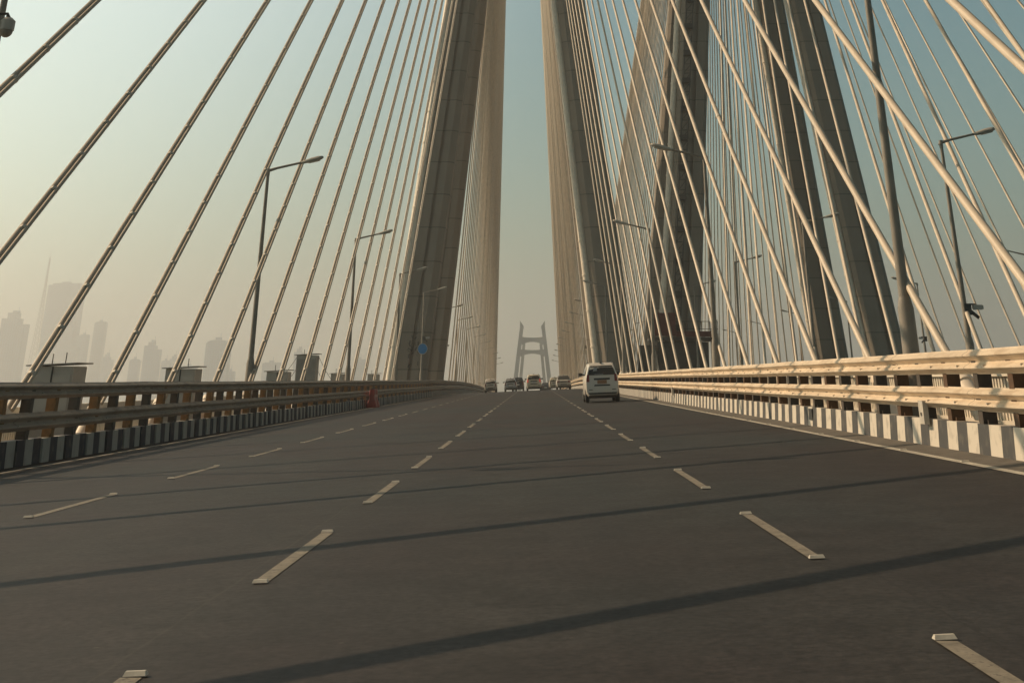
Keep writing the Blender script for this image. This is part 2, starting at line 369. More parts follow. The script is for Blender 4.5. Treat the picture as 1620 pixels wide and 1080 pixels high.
# ------------------------------------------------------------------ crash barriers
def wprofile(zc, hh, side, x0):
    # front curve of a two-wave beam, face towards the road (side=+1 faces +x)
    n = 18; front = []; back = []
    for i in range(n+1):
        t = -1+2*i/n
        d = .042*(math.cos(2*PI*t)*-1) * (1 if abs(t) < .93 else .5)
        d = .052*(1-math.cos(2*PI*t))-.03
        front.append((x0+side*d, zc+hh*t)); back.append((x0+side*(d-.012), zc+hh*t))
    return front+back[::-1]
def barrier(label, X, side, zf, y0, y1, levels, kh, kmat, blocks, postoff, jit, bm_='beam', name='crash_barrier', near_only=0, kt=.28):
    root = empty(name, (X, y0, zf(X, y0)), label, 'crash barrier')
    L0 = Matrix.Translation(-root.location)
    def fix(o): o.location = o.location - root.location; return o
    # kerb
    if blocks:
        proto = None
        k = 0; y = y0
        while y < y1:
            ln = 1.47
            b = MB(); zc = zf(X, y)
            if k < 95:
                xa, xb = (X-kt, X) if side > 0 else (X, X+kt)
                a = random.uniform(.012, .03)*side
                hh = kh+random.uniform(-.012, .015)
                z1 = zf(X, y+ln)
                b = MB(); c, s_ = math.cos(a), math.sin(a)
                vs = []
                for yy, zz in ((y, zc), (y+ln, z1)):
                    dx_ = -a*(yy-y-ln/2)
                    vs += [(xa+dx_, yy, zz-.02), (xb+dx_, yy, zz-.02), (xb+dx_-side*.03, yy, zz+hh), (xa+dx_, yy, zz+hh)]
                b.add(vs, [(0, 1, 2, 3), (7, 6, 5, 4), (0, 4, 5, 1), (1, 5, 6, 2), (2, 6, 7, 3), (3, 7, 4, 0)])
                fix(b.build('kerb_block', kmat, root))
            y += 1.5; k += 1
            if k == 95: break
        rest = MB(); ys = [y+6*i for i in range(int((y1-y)/6)+1)]
        xa, xb = (X-kt, X) if side > 0 else (X, X+kt)
        rest.loft([[(xa, q, zf(X, q)-.02), (xb, q, zf(X, q)-.02), (xb, q, zf(X, q)+kh), (xa, q, zf(X, q)+kh)] for q in ys])
        fix(rest.build('kerb', kmat, root))
    else:
        rest = MB(); ys = [y0+3*i for i in range(int((y1-y0)/3)+1)]
        xa, xb = (X-kt, X) if side > 0 else (X, X+kt)
        ins = .025
        rest.loft([[(xa, q, zf(X, q)-.02), (xb, q, zf(X, q)-.02), (xb-(ins if side > 0 else 0), q, zf(X, q)+kh), (xa+(0 if side > 0 else ins), q, zf(X, q)+kh)] for q in ys])
        fix(rest.build('kerb', kmat, root))
    # beams
    for zc, hh, nm in levels:
        b = MB(); ys = [y0+2.*i for i in range(int((y1-y0)/2)+1)]
        rings = []
        rj = random.Random(int(zc*100))
        for q in ys:
            w = jit*rj.uniform(-1, 1); w2 = jit*.9*rj.uniform(-1, 1)
            rings.append([(px_+w2, q, pz_+zf(X, q)+w) for px_, pz_ in wprofile(zc, hh, side, X-side*.02)])
        b.loft(rings)
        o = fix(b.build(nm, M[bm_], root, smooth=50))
        bl = MB()
        for i in range(30):
            yb = y0+10+1.5*i+rj.uniform(-.3, .3); zb_ = zf(X, yb)+zc-hh*.33
            bl.box(X-side*.02, X+side*.078-side*.02, yb-.012, yb+.012, zb_-.012, zb_+.012)
        if near_only == 0:
            bo = fix(bl.build('splice_bolt', M['clamp'], root)); bo['kind'] = 'stuff'
    # posts
    top = levels[-1][0]+levels[-1][1]-.03
    protos = []
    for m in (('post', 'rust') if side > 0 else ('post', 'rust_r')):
        b = MB(); d = .2
        xa, xb = (X-side*.045-side*d, X-side*.045)
        xa, xb = min(xa, xb), max(xa, xb)
        b.box(xa, xb, -.10, .10, 0, top)
        b.box(xa+.05, xb-.02, -.16, .16, kh*.6, kh+.05)
        o = b.build('post', M[m], root); protos.append(o)
    k = 0; restp = MB(); y = y0+postoff
    usedp = [False, False]
    while y < y1:
        i = k % 2
        if k < 96:
            o = protos[i] if not usedp[i] else protos[i].copy()
            if usedp[i]: COL.objects.link(o)
            usedp[i] = True; o.parent = root
            o.location = Vector((0, y+random.uniform(-.03, .03), zf(X, y))) - root.location
        else:
            d = .2; xa, xb = (X-side*.045-side*d, X-side*.045); xa, xb = min(xa, xb), max(xa, xb)
            restp.box(xa, xb, y-.11, y+.11, zf(X, y), zf(X, y)+top)
        k += 1; y += 1.5
    if restp.v:
        o = fix(restp.build('post', M['post'], root)); o['kind'] = 'stuff'
    return root
BY0 = 2.0
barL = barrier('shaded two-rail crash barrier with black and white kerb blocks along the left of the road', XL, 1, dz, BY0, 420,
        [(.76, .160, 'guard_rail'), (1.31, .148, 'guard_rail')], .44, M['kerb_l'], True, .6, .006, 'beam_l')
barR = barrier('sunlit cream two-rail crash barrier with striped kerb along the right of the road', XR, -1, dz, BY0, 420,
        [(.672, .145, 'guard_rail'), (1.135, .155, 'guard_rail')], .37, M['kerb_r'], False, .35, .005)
barrier('cream crash barrier on the far carriageway, side nearest the road', OL, 1, dzo, 20, 420,
        [(.70, .15, 'guard_rail'), (1.18, .16, 'guard_rail')], .37, M['kerb_r'], False, .5, .004, near_only=1)
barrier('crash barrier along the outer edge of the far carriageway, farthest right', OR_, -1, dzo, 40, 420,
        [(.70, .15, 'guard_rail'), (1.18, .16, 'guard_rail')], .37, M['kerb_r'], False, .5, .004, near_only=1)
# steel bracket plates and a drain opening on the right barrier
for yy, w in ((22.9, .13), (64.0, .12)):
    b = MB(); z = dz(XR, yy); b.box(XR-.10, XR-.02, yy-w, yy+w, z+.30, z+.62); b.box(XR-.125, XR-.10, yy-.03, yy+.03, z+.42, z+.46)
    o = b.build('bracket_plate', M['bracket'], barR); o.location -= barR.location
b = MB(); yy = 32.6; z = dz(XR, yy); b.box(XR-.008, XR+.05, yy-.2, yy+.2, z+.12, z+.34)
o = b.build('drain_opening', M['dark'], barR); o.location -= barR.location

# outer railings (ribbed)
def railing(label, X, zf, y0, y1, hh=1.0, pitch=.16, fine_to=80):
    b = MB(); ys = [y0+3*i for i in range(int((y1-y0)/3)+1)]
    def bar(za, zb, w):
        b.loft([[(X-w, q, zf(X, q)+za), (X+w, q, zf(X, q)+za), (X+w, q, zf(X, q)+zb), (X-w, q, zf(X, q)+zb)] for q in ys])
    bar(-.04, .22, .12); bar(hh-.16, hh, .10); bar(hh*.55, hh*.55+.14, .07)
    y = y0
    while y < min(fine_to, y1):
        z = zf(X, y); b.box(X-.045, X+.045, y, y+pitch*.5, z+.2, z+hh-.1); y += pitch
    while y < y1:
        z = zf(X, y); b.box(X-.09, X+.09, y, y+.3, z+.2, z+hh-.1); y += 3
    o = b.build('edge_railing', M['rail']); tag(o, label, 'railing')
railing('ribbed cream edge railing beyond the left crash barrier, behind the cabinets', -13.45, dz, 8, 300)
railing('cream ribbed edge railing seen through the gaps of the right crash barrier', 8.15, dz, 10, 300, hh=1.05)
railing('plain edge railing on the far carriageway, road side', 14.25, dzo, 20, 300, fine_to=0)

# ------------------------------------------------------------------ towers
TY = 153.
def leg_center(cx, sx, sy, z, hx0=10.2, hy0=13.):
    f = max(.04, 1-z/94.); return Vector((cx+sx*hx0*f, TY+sy*max(1.9, hy0*(1-z/121.)), z))
def tower(cx, label, group, base=-31.):
    root = empty('bridge_tower', (cx, TY, base), label, 'bridge tower', group)
    for sx in (-1, 1):
        for sy in (-1, 1):
            def ring(z):
                c = leg_center(cx, sx, sy, z)
                w = 1.72-.35*max(0, z)/94; d = 2.05-.4*max(0, z)/94; ch = .38 if cx > 10 else .62
                g = .17
                pts = [(-w+ch, -d), (.0, -d), (.0, -d+.28), (.34, -d+.28), (.34, -d), (w-ch, -d), (w, -d+ch), (w, d-ch), (w-ch, d),
                       (.34, d), (.34, d-.28), (.0, d-.28), (.0, d), (-w+ch, d), (-w, d-ch), (-w, -d+ch)]
                return [(c.x+a, c.y+b_, z) for a, b_ in pts]
            b = MB(); b.loft([ring(z) for z in [base-1, -2]+[6.4*i for i in range(1, 15)]])
            leg = b.build('leg', M['tower'], root); leg.location -= root.location
            # drain pipe with joint rings up the front left corner
            if sy < 0 or (cx > 10 and sx > 0):
                p = MB(); rg = MB(); pts = []; 
                for z in [-2]+[3.2*i-.4 for i in range(1, 28)]:
                    c = leg_center(cx, sx, sy, z); w = 1.72-.35*max(0, z)/94; d = 2.05-.4*max(0, z)/94
                    pts.append(c+(Vector((-w+.1, -d+.1, 0)) if cx < 10 and sx < 0 else Vector((-w-.3, -d+.9, 0))))
                    rg.tube([pts[-1]-Vector((0, 0, .07)), pts[-1]+Vector((0, 0, .07))], .43, 12)
                p.tube(pts, .38, 14); 
                o = p.build('drain_pipe', M['pipe'], root, smooth=50); o.location -= root.location
                o2 = rg.build('pipe_ring', M['pipe'], o); o2['kind'] = 'stuff'
    # head where the four legs merge
    b = MB()
    for z0, z1, w, d in ((86, 97, 2.3, 3.9), (97.003, 112, 1.9, 3.2), (112.003, 115, 1.4, 2.4)):
        b.loft([[(cx-w, TY-d+.5, z), (cx-w+.5, TY-d, z), (cx+w-.5, TY-d, z), (cx+w, TY-d+.5, z), (cx+w, TY+d-.5, z), (cx+w-.5, TY+d, z), (cx-w+.5, TY+d, z), (cx-w, TY+d-.5, z)] for z in (z0, z1)])
    o = b.build('tower_head', M['tower'], root); o.location -= root.location
    b = MB(); b.box(cx-13.5, cx+13.5, TY-19, TY+19, base-2, base+4)
    o = b.build('foundation', M['concrete'], root); o.location -= root.location
    return root
CX1, CX2 = -2.0, 24.3
t1 = tower(CX1, 'near bridge tower straddling the road, four leaning concrete legs', 'leaning concrete towers')
t2 = tower(CX2, 'right-hand bridge tower over the far carriageway with a work platform on its leg', 'leaning concrete towers')
# scuffs on the left leg near the barrier
b = MB(); rr = random.Random(3)
c0 = leg_center(CX1, -1, -1, 2.4)
for i in range(26):
    x = c0.x+rr.gauss(.1, .32); z = 2.6+rr.gauss(0, .75); a = rr.uniform(-1, 1); l = rr.uniform(.1, .38); w = rr.uniform(.02, .06)
    yy = leg_center(CX1, -1, -1, z).y-2.05
    dx_, dz_ = math.sin(a)*l, math.cos(a)*l
    b.add([(x-w, yy-.012, z), (x+w, yy-.012, z), (x+dx_+w, yy-.012, z+dz_), (x+dx_-w, yy-.012, z+dz_),
           (x-w, yy+.3, z), (x+w, yy+.3, z), (x+dx_+w, yy+.3, z+dz_), (x+dx_-w, yy+.3, z+dz_)],
          [(0, 1, 2, 3), (7, 6, 5, 4), (0, 4, 5, 1), (1, 5, 6, 2), (2, 6, 7, 3), (3, 7, 4, 0)])
o = b.build('paint_scuff', M['scaf'], t1); o.location -= t1.location

# work platform round the left leg of the right-hand tower
wp = empty('work_platform', (CX2-10.2, TY-13, 3.), 'dark work platform with red side sheet around the leg of the right-hand tower', 'platform')
c = leg_center(CX2, -1, -1, 3.5)
def sub(b, n, m, par=wp, sm=None):
    o = b.build(n, m, par, smooth=sm); o.location -= wp.location; return o
b = MB(); b.box(c.x-3.1, c.x+3.3, c.y-3.2, c.y-2.3, 3.35, 3.6); b.box(c.x-3.1, c.x-2.2, c.y-2.297, c.y+3, 3.35, 3.6); b.box(c.x+2.3, c.x+3.3, c.y-2.297, c.y+3, 3.35, 3.6)
sub(b, 'deck_plate', M['scaf'])
b = MB(); b.box(c.x-2.9, c.x-.8, c.y-3.26, c.y-3.21, 3.7, 5.7); b.box(c.x-.79, c.x+2.6, c.y-3.26, c.y-3.21, 3.62, 4.1)
sub(b, 'side_sheet', M['redsteel'])
b = MB()
for i in range(9):
    x = c.x-3.05+i*.79; b.tube([(x, c.y-3.15, 3.55), (x, c.y-3.15, 4.95)], .03, 6)
for z in (4.3, 4.95): b.tube([(c.x-3.1, c.y-3.15, z), (c.x+3.3, c.y-3.15, z)], .03, 6)
for i in range(4):
    y = c.y-2.5+i*1.7
    for x in (c.x-3.05, c.x+3.25): b.tube([(x, y, 3.55), (x, y, 5.1)], .035, 6)
for x in (c.x-3.05, c.x+3.25):
    for z in (4.3, 5.05): b.tube([(x, c.y-3.2, z), (x, c.y+2.7, z)], .03, 6)
sub(b, 'guard_railing', M['scaf'])
b = MB(); b.box(c.x-2.6, c.x+2.3, c.y-2.7, c.y-2.25, -.6, 3.2); b.box(c.x-4.4, c.x-2.7, c.y-3, c.y-1.2, -1, 2.9); b.box(c.x+2.6, c.x+2.9, c.y-2.6, c.y-2.2, .9, 3.3); b.tube([(c.x+2.9, c.y-2.5, 1.1), (c.x+2.9, c.y-2.5, .6)], .3, 10)
for i in range(7):
    b.tube([(c.x-4.8+i*.35, c.y-3.1, -1), (c.x-5.3+i*.5, c.y-3.1, 5.6-(i % 3)*.8)], .035, 5)
sub(b, 'machinery', M['scaf'])
# lift mast lying up the same leg
lm = empty('lift_mast', (CX2-10.2, TY-15, 3.), 'dark lattice lift mast climbing the leg above the work platform', 'lift mast')
b = MB(); r2 = MB()
for dx_ in (-.35, .35):
    b.tube([leg_center(CX2, -1, -1, z)+Vector((-.75+dx_, -2.45, 0)) for z in (4, 30, 60, 84)], .07, 6)
z = 4.2; i = 0
while z < 80:
    a = leg_center(CX2, -1, -1, z)+Vector((-1.1, -2.45, 0)); q = leg_center(CX2, -1, -1, z+.9)+Vector((-.4, -2.45, 0))
    r2.tube([a, q], .035, 4); r2.tube([a, a+Vector((.7, 0, 0))], .035, 4)
    if i % 3 == 0: r2.box(a.x-.1, a.x+.8, a.y-.1, a.y+.45, z, z+.5)
    z += 1.; i += 1
for bb, n in ((b, 'mast_rail'), (r2, 'mast_rung')):
    o = bb.build(n, M['scaf'], lm); o.location -= lm.location
    if n == 'mast_rung': o['kind'] = 'stuff'

# ------------------------------------------------------------------ stay cables
def cable(label, group, P, T, zdeck, rope=False, guide=True, r=.085, collar=None):
    P = Vector(P); T = Vector(T); d = (T-P)
    A = P + d*((zdeck-P.z)/d.z)
    u = (T-A).normalized()
    root = empty('stay_cable', A, label, 'bridge cable', group)
    rr_ = .075 if rope else r
    b = MB(); b.tube([A-A, T-A], rr_, 12 if guide else 6)
    b.build('cable_sheath', M['cable_l' if rope else 'cable'], root, smooth=60)
    if guide:
        g = MB(); g.tube([u*-.1, u*1.42], .15, 16); g.tube([u*1.3, u*1.46], .175, 16); g.tube([u*1.46, u*1.56], [.13, rr_+.01], 16)
        g.build('guide_pipe', M['pipe'], root, smooth=50)
        if collar:
            g = MB(); g.tube([u*collar, u*(collar+.14)], rr_+.012, 14); g.build('collar', M['clamp'], root, smooth=50)
    if rope:
        off = Vector((.55, -.75, -.40)); off -= u*off.dot(u); off.normalize()
        q = MB(); q.tube([u*1.56+off*.118, (T-A)+off*.118], .042, 8)
        o = q.build('damping_rope', M['conduit'], root, smooth=60)
        c = MB(); s = 2.6
        while s < 62:
            p = u*s+off*.05; a3 = u*.035
            c.tube([p-a3, p+a3], [.088, .088], 8); s += 1.45
        o = c.build('clamp', M['clamp'], root, smooth=40); o['kind'] = 'stuff'
    return root
D = 5.9
def T(cx, Y):
    i = abs(Y-TY)/D
    return (cx, TY+(-2.6 if Y < TY else 2.6), 94+.62*(i-20))
# our carriageway, near fans
for k in range(-8, 18):
    Y = 29.9+D*k+(1.65 if k <= -3 else 0)
    if Y > 107: break
    n = k+3
    lab = ('shaded clamped stay cable left of the road, %s from the left along the photo top' % ordn(n)) if n >= 1 else 'stay cable rising beside the camera outside the left edge of the photo'
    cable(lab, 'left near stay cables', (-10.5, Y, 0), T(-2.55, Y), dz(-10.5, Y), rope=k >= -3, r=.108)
for k in range(-8, 18):
    Y = 24.3+5.84*k
    if Y > 118: break
    n = k+3
    lab = ('sunlit cream stay cable right of the road, %s from the right among the nearest' % ordn(n)) if n >= 1 else 'stay cable rising beside the camera outside the right edge of the photo'
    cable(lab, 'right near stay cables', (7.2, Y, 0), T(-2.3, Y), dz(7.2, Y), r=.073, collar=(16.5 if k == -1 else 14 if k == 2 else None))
def far_fan(X, cx, zf, nm, step=D):
    for k in range(38):
        Y = 176.+step*k
        cable('thin cable in the %s fan behind the tower, %s out' % (nm, ordn(k+1)), nm+' fan of cables', (X, Y, zf(X, Y)), T(cx, Y), zf(X, Y), guide=False)
far_fan(-10.5, -2.55, dz, 'left')
far_fan(7.2, -2.3, dz, 'inner right')
far_fan(15.4, 24.0, dzo, 'far carriageway left')
far_fan(33.2, 24.6, dzo, 'far carriageway right')
for X, cx, nm, k0 in ((15.4, 24.0, 'left', -1), (33.2, 24.6, 'right', 3)):
    for k in range(k0, 18):
        Y = 25.0+D*k
        if Y > 116: break
        cable('far carriageway cable before its tower, %s plane, %s out from tower' % (nm, ordn(19-k)), 'far carriageway near cables, %s plane' % nm,
              (X, Y, 0), T(cx, Y), dzo(X, Y), guide=Y < 75, r=.085)

# ------------------------------------------------------------------ lamp posts
def lamp_proto():
    root = empty('street_lamp', (0, 0, 0), 'x', 'street lamp', 'street lamps')
    h = 8.9
    b = MB(); b.tube([(0, 0, 2.2), (0, 0, 5), (0, 0, h)], [.105, .088, .062], 12); b.build('pole', M['pole'], root, smooth=50)
    b = MB(); b.tube([(0, 0, 0), (0, 0, .04), (0, 0, .041), (0, 0, 2.05), (0, 0, 2.25)], [.30, .30, .165, .15, .11], 14)
    b.build('pole_base', M['pole'], root, smooth=40)
    b = MB(); b.tube([(-.05, 0, h-.12), (0, 0, h-.02), (.35, 0, h+.08), (1.35, 0, h+.30)], [.07, .07, .048, .042], 10)
    b.tube([(0, 0, h-.2), (0, 0, h+.06)], .075, 10)
    b.build('arm', M['pole'], root, smooth=50)
    b = MB(); rings = []
    for t, w, u_, d_ in ((0, .05, .05, .05), (.15, .10, .07, .07), (.4, .15, .10, .09), (.68, .165, .10, .08), (.82, .12, .07, .05), (.87, .05, .03, .02)):
        x = 1.3+t; zc = h+.29+t*.23
        rings.append([(x, w*math.cos(a), zc+(u_ if math.sin(a) > 0 else d_)*math.sin(a)) for a in [2*PI*i/12 for i in range(12)]])
    b.loft(rings); lh = b.build('lamp_head', M['lamp'], root, smooth=50)
    b = MB(); b.loft([[(1.3+t, w*math.cos(a), h+.29+t*.23-.075+.03*math.sin(a)) for a in [2*PI*i/10 for i in range(10)]] for t, w in ((.3, .07), (.4, .12), (.66, .12), (.74, .07))])
    b.build('lamp_lens', M['lens'], lh, smooth=50)
    return root
LP = lamp_proto(); lused = False
def place_lamp(X, Y, zf, flip, label, group):
    global lused
    o = LP if not lused else copy_tree(LP)
    lused = True
    o.location = (X, Y, zf(X, Y)); o.rotation_euler = (0, 0, PI if flip else 0)
    tag(o, label, 'street lamp', group); return o
near_l = []
for k in range(-1, 13):
    Y = 53.8+28.4*k if k != 3 else 135.6
    if k == -1: lab = 'grey lamp pole cut off at the top left corner of the photo'
    else: lab = 'grey street lamp on the left side of the road, %s visible from the left' % ordn(k+1)
    place_lamp(-10.62, Y, dz, False, lab, 'street lamps on the left of the road')
    if k == -1: lab = 'thick tapering lamp pole closest on the right, its top out of view'
    else: lab = 'street lamp with arm pointing left behind the right barrier, %s after the thick near pole' % ordn(k+1)
    place_lamp(6.95, Y+1.0, dz, True, lab, 'street lamps on the right of the road')
for k in range(0, 12):
    Y = 51.+28.4*k
    place_lamp(15.55, Y, dzo, False, 'far carriageway street lamp with arm pointing right, %s from the right edge' % ordn(k+1), 'far carriageway lamps pointing right')
    if k > 0: place_lamp(33.3, Y+14, dzo, True, 'far carriageway street lamp with arm pointing left, %s from the right edge' % ordn(k), 'far carriageway lamps pointing left')

# dome and box cameras on poles
def cctv(X, Y, z, sx, label, dome=True):
    root = empty('security_camera', (X, Y, z), label, 'security camera', 'security cameras on the poles')
    b = MB(); b.tube([(0, 0, .12), (sx*.12, 0, .2), (sx*.30, 0, .2), (sx*.34, 0, .1)], [.04, .03, .03, .05], 8); b.box(-.12, .12, -.13, .13, -.15, .22)
    b.build('bracket', M['dark'], root)
    if dome:
        b = MB(); b.tube([(sx*.34, 0, .12), (sx*.34, 0, .06), (sx*.34, 0, -.12)], [.07, .14, .14], 16); b.build('housing', M['white_cam'], root, smooth=40)
        b = MB(); b.sphere((sx*.34, 0, -.125), .125, mi=0, sz=1.1); b.build('dome', M['dark'] if False else M['pole'], root, smooth=60)
    else:
        b = MB(); b.box(sx*.2, sx*.2+sx*.32, -.1, .06, .02, .18); b.box(sx*.521, sx*.57, -.08, .05, .04, .17); b.build('housing', M['white_cam'], root)
        b = MB(); b.tube([(sx*.1, 0, -.02), (sx*.35, -.1, -.25)], .06, 8); b.build('junction_box', M['dark'], root)
    return root
cctv(-10.62, 24.95, 6.12, 1, 'dome security camera hanging from the pole at the top left corner')
cctv(15.65, 51.0, 2.2, 1, 'box security camera halfway down the rightmost far lamp pole', False)
cctv(-10.5, 166.9, 3.4, 1, 'small camera on the lamp pole just right of the left tower leg', False)
cctv(-10.5, 135.6, 3.4, 1, 'small camera high on the pole with the blue round sign', False)
cctv(33.2, 121., 3.0, -1, 'small security camera on a lamp pole behind the right-hand tower', False)

# signs
def disc_sign(X, Y, z, r, m, label, fy=-.16):
    root = empty('traffic_sign', (X, Y, z), label, 'road sign')
    b = MB(); n = 28
    b.loft([[(r*math.cos(2*PI*i/n), fy-.012*j, r*math.sin(2*PI*i/n)) for i in range(n)] for j in (0, 1)]); b.build('sign_face', m, root)
    b = MB(); ro, ri = r+.018, r-.03
    b.loft([[(q*math.cos(2*PI*i/n), yy, q*math.sin(2*PI*i/n)) for i in range(n)] for q, yy in ((ro, fy+.012), (ro, fy-.022), (ri, fy-.022))], cap=False)
    b.build('sign_rim', M['lamp'] if m is not M['dark'] else M['dark'], root)
    b = MB(); b.box(-.03, .03, fy+.005, .02, -.03, .03); b.build('sign_clip', M['clamp'], root)
    return root
disc_sign(-10.55, 135.3, 2.55, .46, M['blue'], 'round blue road sign on a lamp pole before the left tower leg')
disc_sign(6.9, 168.2, 1.8, .5, M['dark'], 'round black sign back on a pole above the white minivan')
b = MB(); b.box(6.0, 7.4, 167.3, 167.9, 3.2, 3.5); b.box(6.3, 6.7, 167.4, 167.8, 3.502, 3.9); b.tube([(7.0, 167.6, 3.0), (7.0, 167.6, 3.7)], .1, 8)
tag(b.build('pole_bracket', M['scaf']), 'dark bracket shelf high on the pole above the white minivan', 'bracket')

# ------------------------------------------------------------------ cabinets by the left edge
def cabinet(X, Y, w, h, label, slope=True, sw=.55):
    z = dz(X, Y); root = empty('equipment_cabinet', (X, Y, z), label, 'cabinet', 'equipment cabinets beyond the left barrier')
    b = MB(); b.box(-w/2, w/2, -sw, sw, 0, h); b.build('body', M['shed'], root)
    b = MB(); b.box(-w/2+.05, -.02, -sw-.02, -sw-.002, .2, h-.18); b.box(.03, w/2-.05, -sw-.02, -sw-.002, .2, h-.18); b.build('door', M['shedroof'] if h > 2.4 else M['shed'], root)
    b = MB(); e = .12
    b.add([(-w/2-e, -sw-e, h+.002), (w/2+e, -sw-e, h+.06), (w/2+e, sw+e, h+.06), (-w/2-e, sw+e, h+.002), (-w/2-e, -sw-e, h+.03), (w/2+e, -sw-e, h+.09), (w/2+e, sw+e, h+.09), (-w/2-e, sw+e, h+.03)],
          [(3, 2, 1, 0), (4, 5, 6, 7), (0, 1, 5, 4), (1, 2, 6, 5), (2, 3, 7, 6), (3, 0, 4, 7)])
    b.build('roof', M['shedroof'], root)
    b = MB(); b.box(-.01, .03, -sw-.03, -sw-.021, .1, h); b.tube([(-w*.2, 0, h+.03), (-w*.2, 0, h+.3)], .014, 6); b.tube([(w*.12, 0, h+.05), (w*.12, 0, h+.33)], .014, 6)
    b.build('conduit', M['dark'], root)
    return root
for i, (dx_, wpx, up) in enumerate(((753, 66, .30), (555, 46, .33), (404, 33, .33), (310, 20, .31), (254, 17, .34))):
    Y = 12.5*2285/dx_
    cabinet(-12.5, Y, wpx*12.5/dx_*1.0, H+SL*12.5+up, 'low grey metal cabinet with flat overhanging roof behind the left barrier, %s from the left' % ordn(i+1))
c = cabinet(-12.5, 79.3, 1.08, H+SL*12.5+1.17, 'tall narrow grey cabinet rising above the left barrier between two low ones')
c.name = 'equipment_cabinet'
b = MB(); b.sphere((.05, 0, 2.9), .07); b.tube([(.05, 0, 2.7), (.05, 0, 2.85)], .04, 6)
b.build('roof_vent', M['dark'], c)
b = MB()
for (x0, z0, x1, y1, z1) in ((-.6, 2.7, -.9, -7, 1.2), (.6, 2.7, .9, 7.5, 1.2), (.6, 2.0, .9, 5, 1.1), (-.6, 2.1, -.9, -5, 1.1)):
    pts = [(x0+(x1-x0)*t, y1*t, z0+(z1-z0)*t-.5*math.sin(PI*t)*.5) for t in [i/6 for i in range(7)]]
    b.tube(pts, .012, 5)
b.build('stay_wire', M['dark'], c)
# red plastic barrier at the foot of the left barrier
Yr = 88.; Xr = XL+.42
rb = empty('plastic_barrier', (Xr, Yr, dz(Xr, Yr)), 'red plastic traffic barrier standing against the left crash barrier', 'traffic barrier')
b = MB()
prof_ = [(-.30, 0), (.30, 0), (.30, .12), (.20, .38), (.15, .50), (.16, .78), (.13, .98), (-.13, .98), (-.16, .78), (-.15, .50), (-.20, .38), (-.30, .12)]
b.loft([[(x*s_, y, z) for x, z in prof_] for y, s_ in ((-.95, .8), (-.9, 1), (-.3, 1), (-.28, .85), (.28, .85), (.3, 1), (.9, 1), (.95, .8))]); b.build('body', M['red'], rb, smooth=30)
b = MB(); b.box(-.168, .168, -.86, .86, .56, .70); b.build('reflective_band', mat('worn_band', (.45, .2, .17), .5), rb)
b = MB(); b.tube([(0, -.6, .98), (0, -.6, 1.03)], .06, 10); b.tube([(0, .6, .98), (0, .6, 1.03)], .06, 10); b.build('filler_cap', M['dark'], rb)

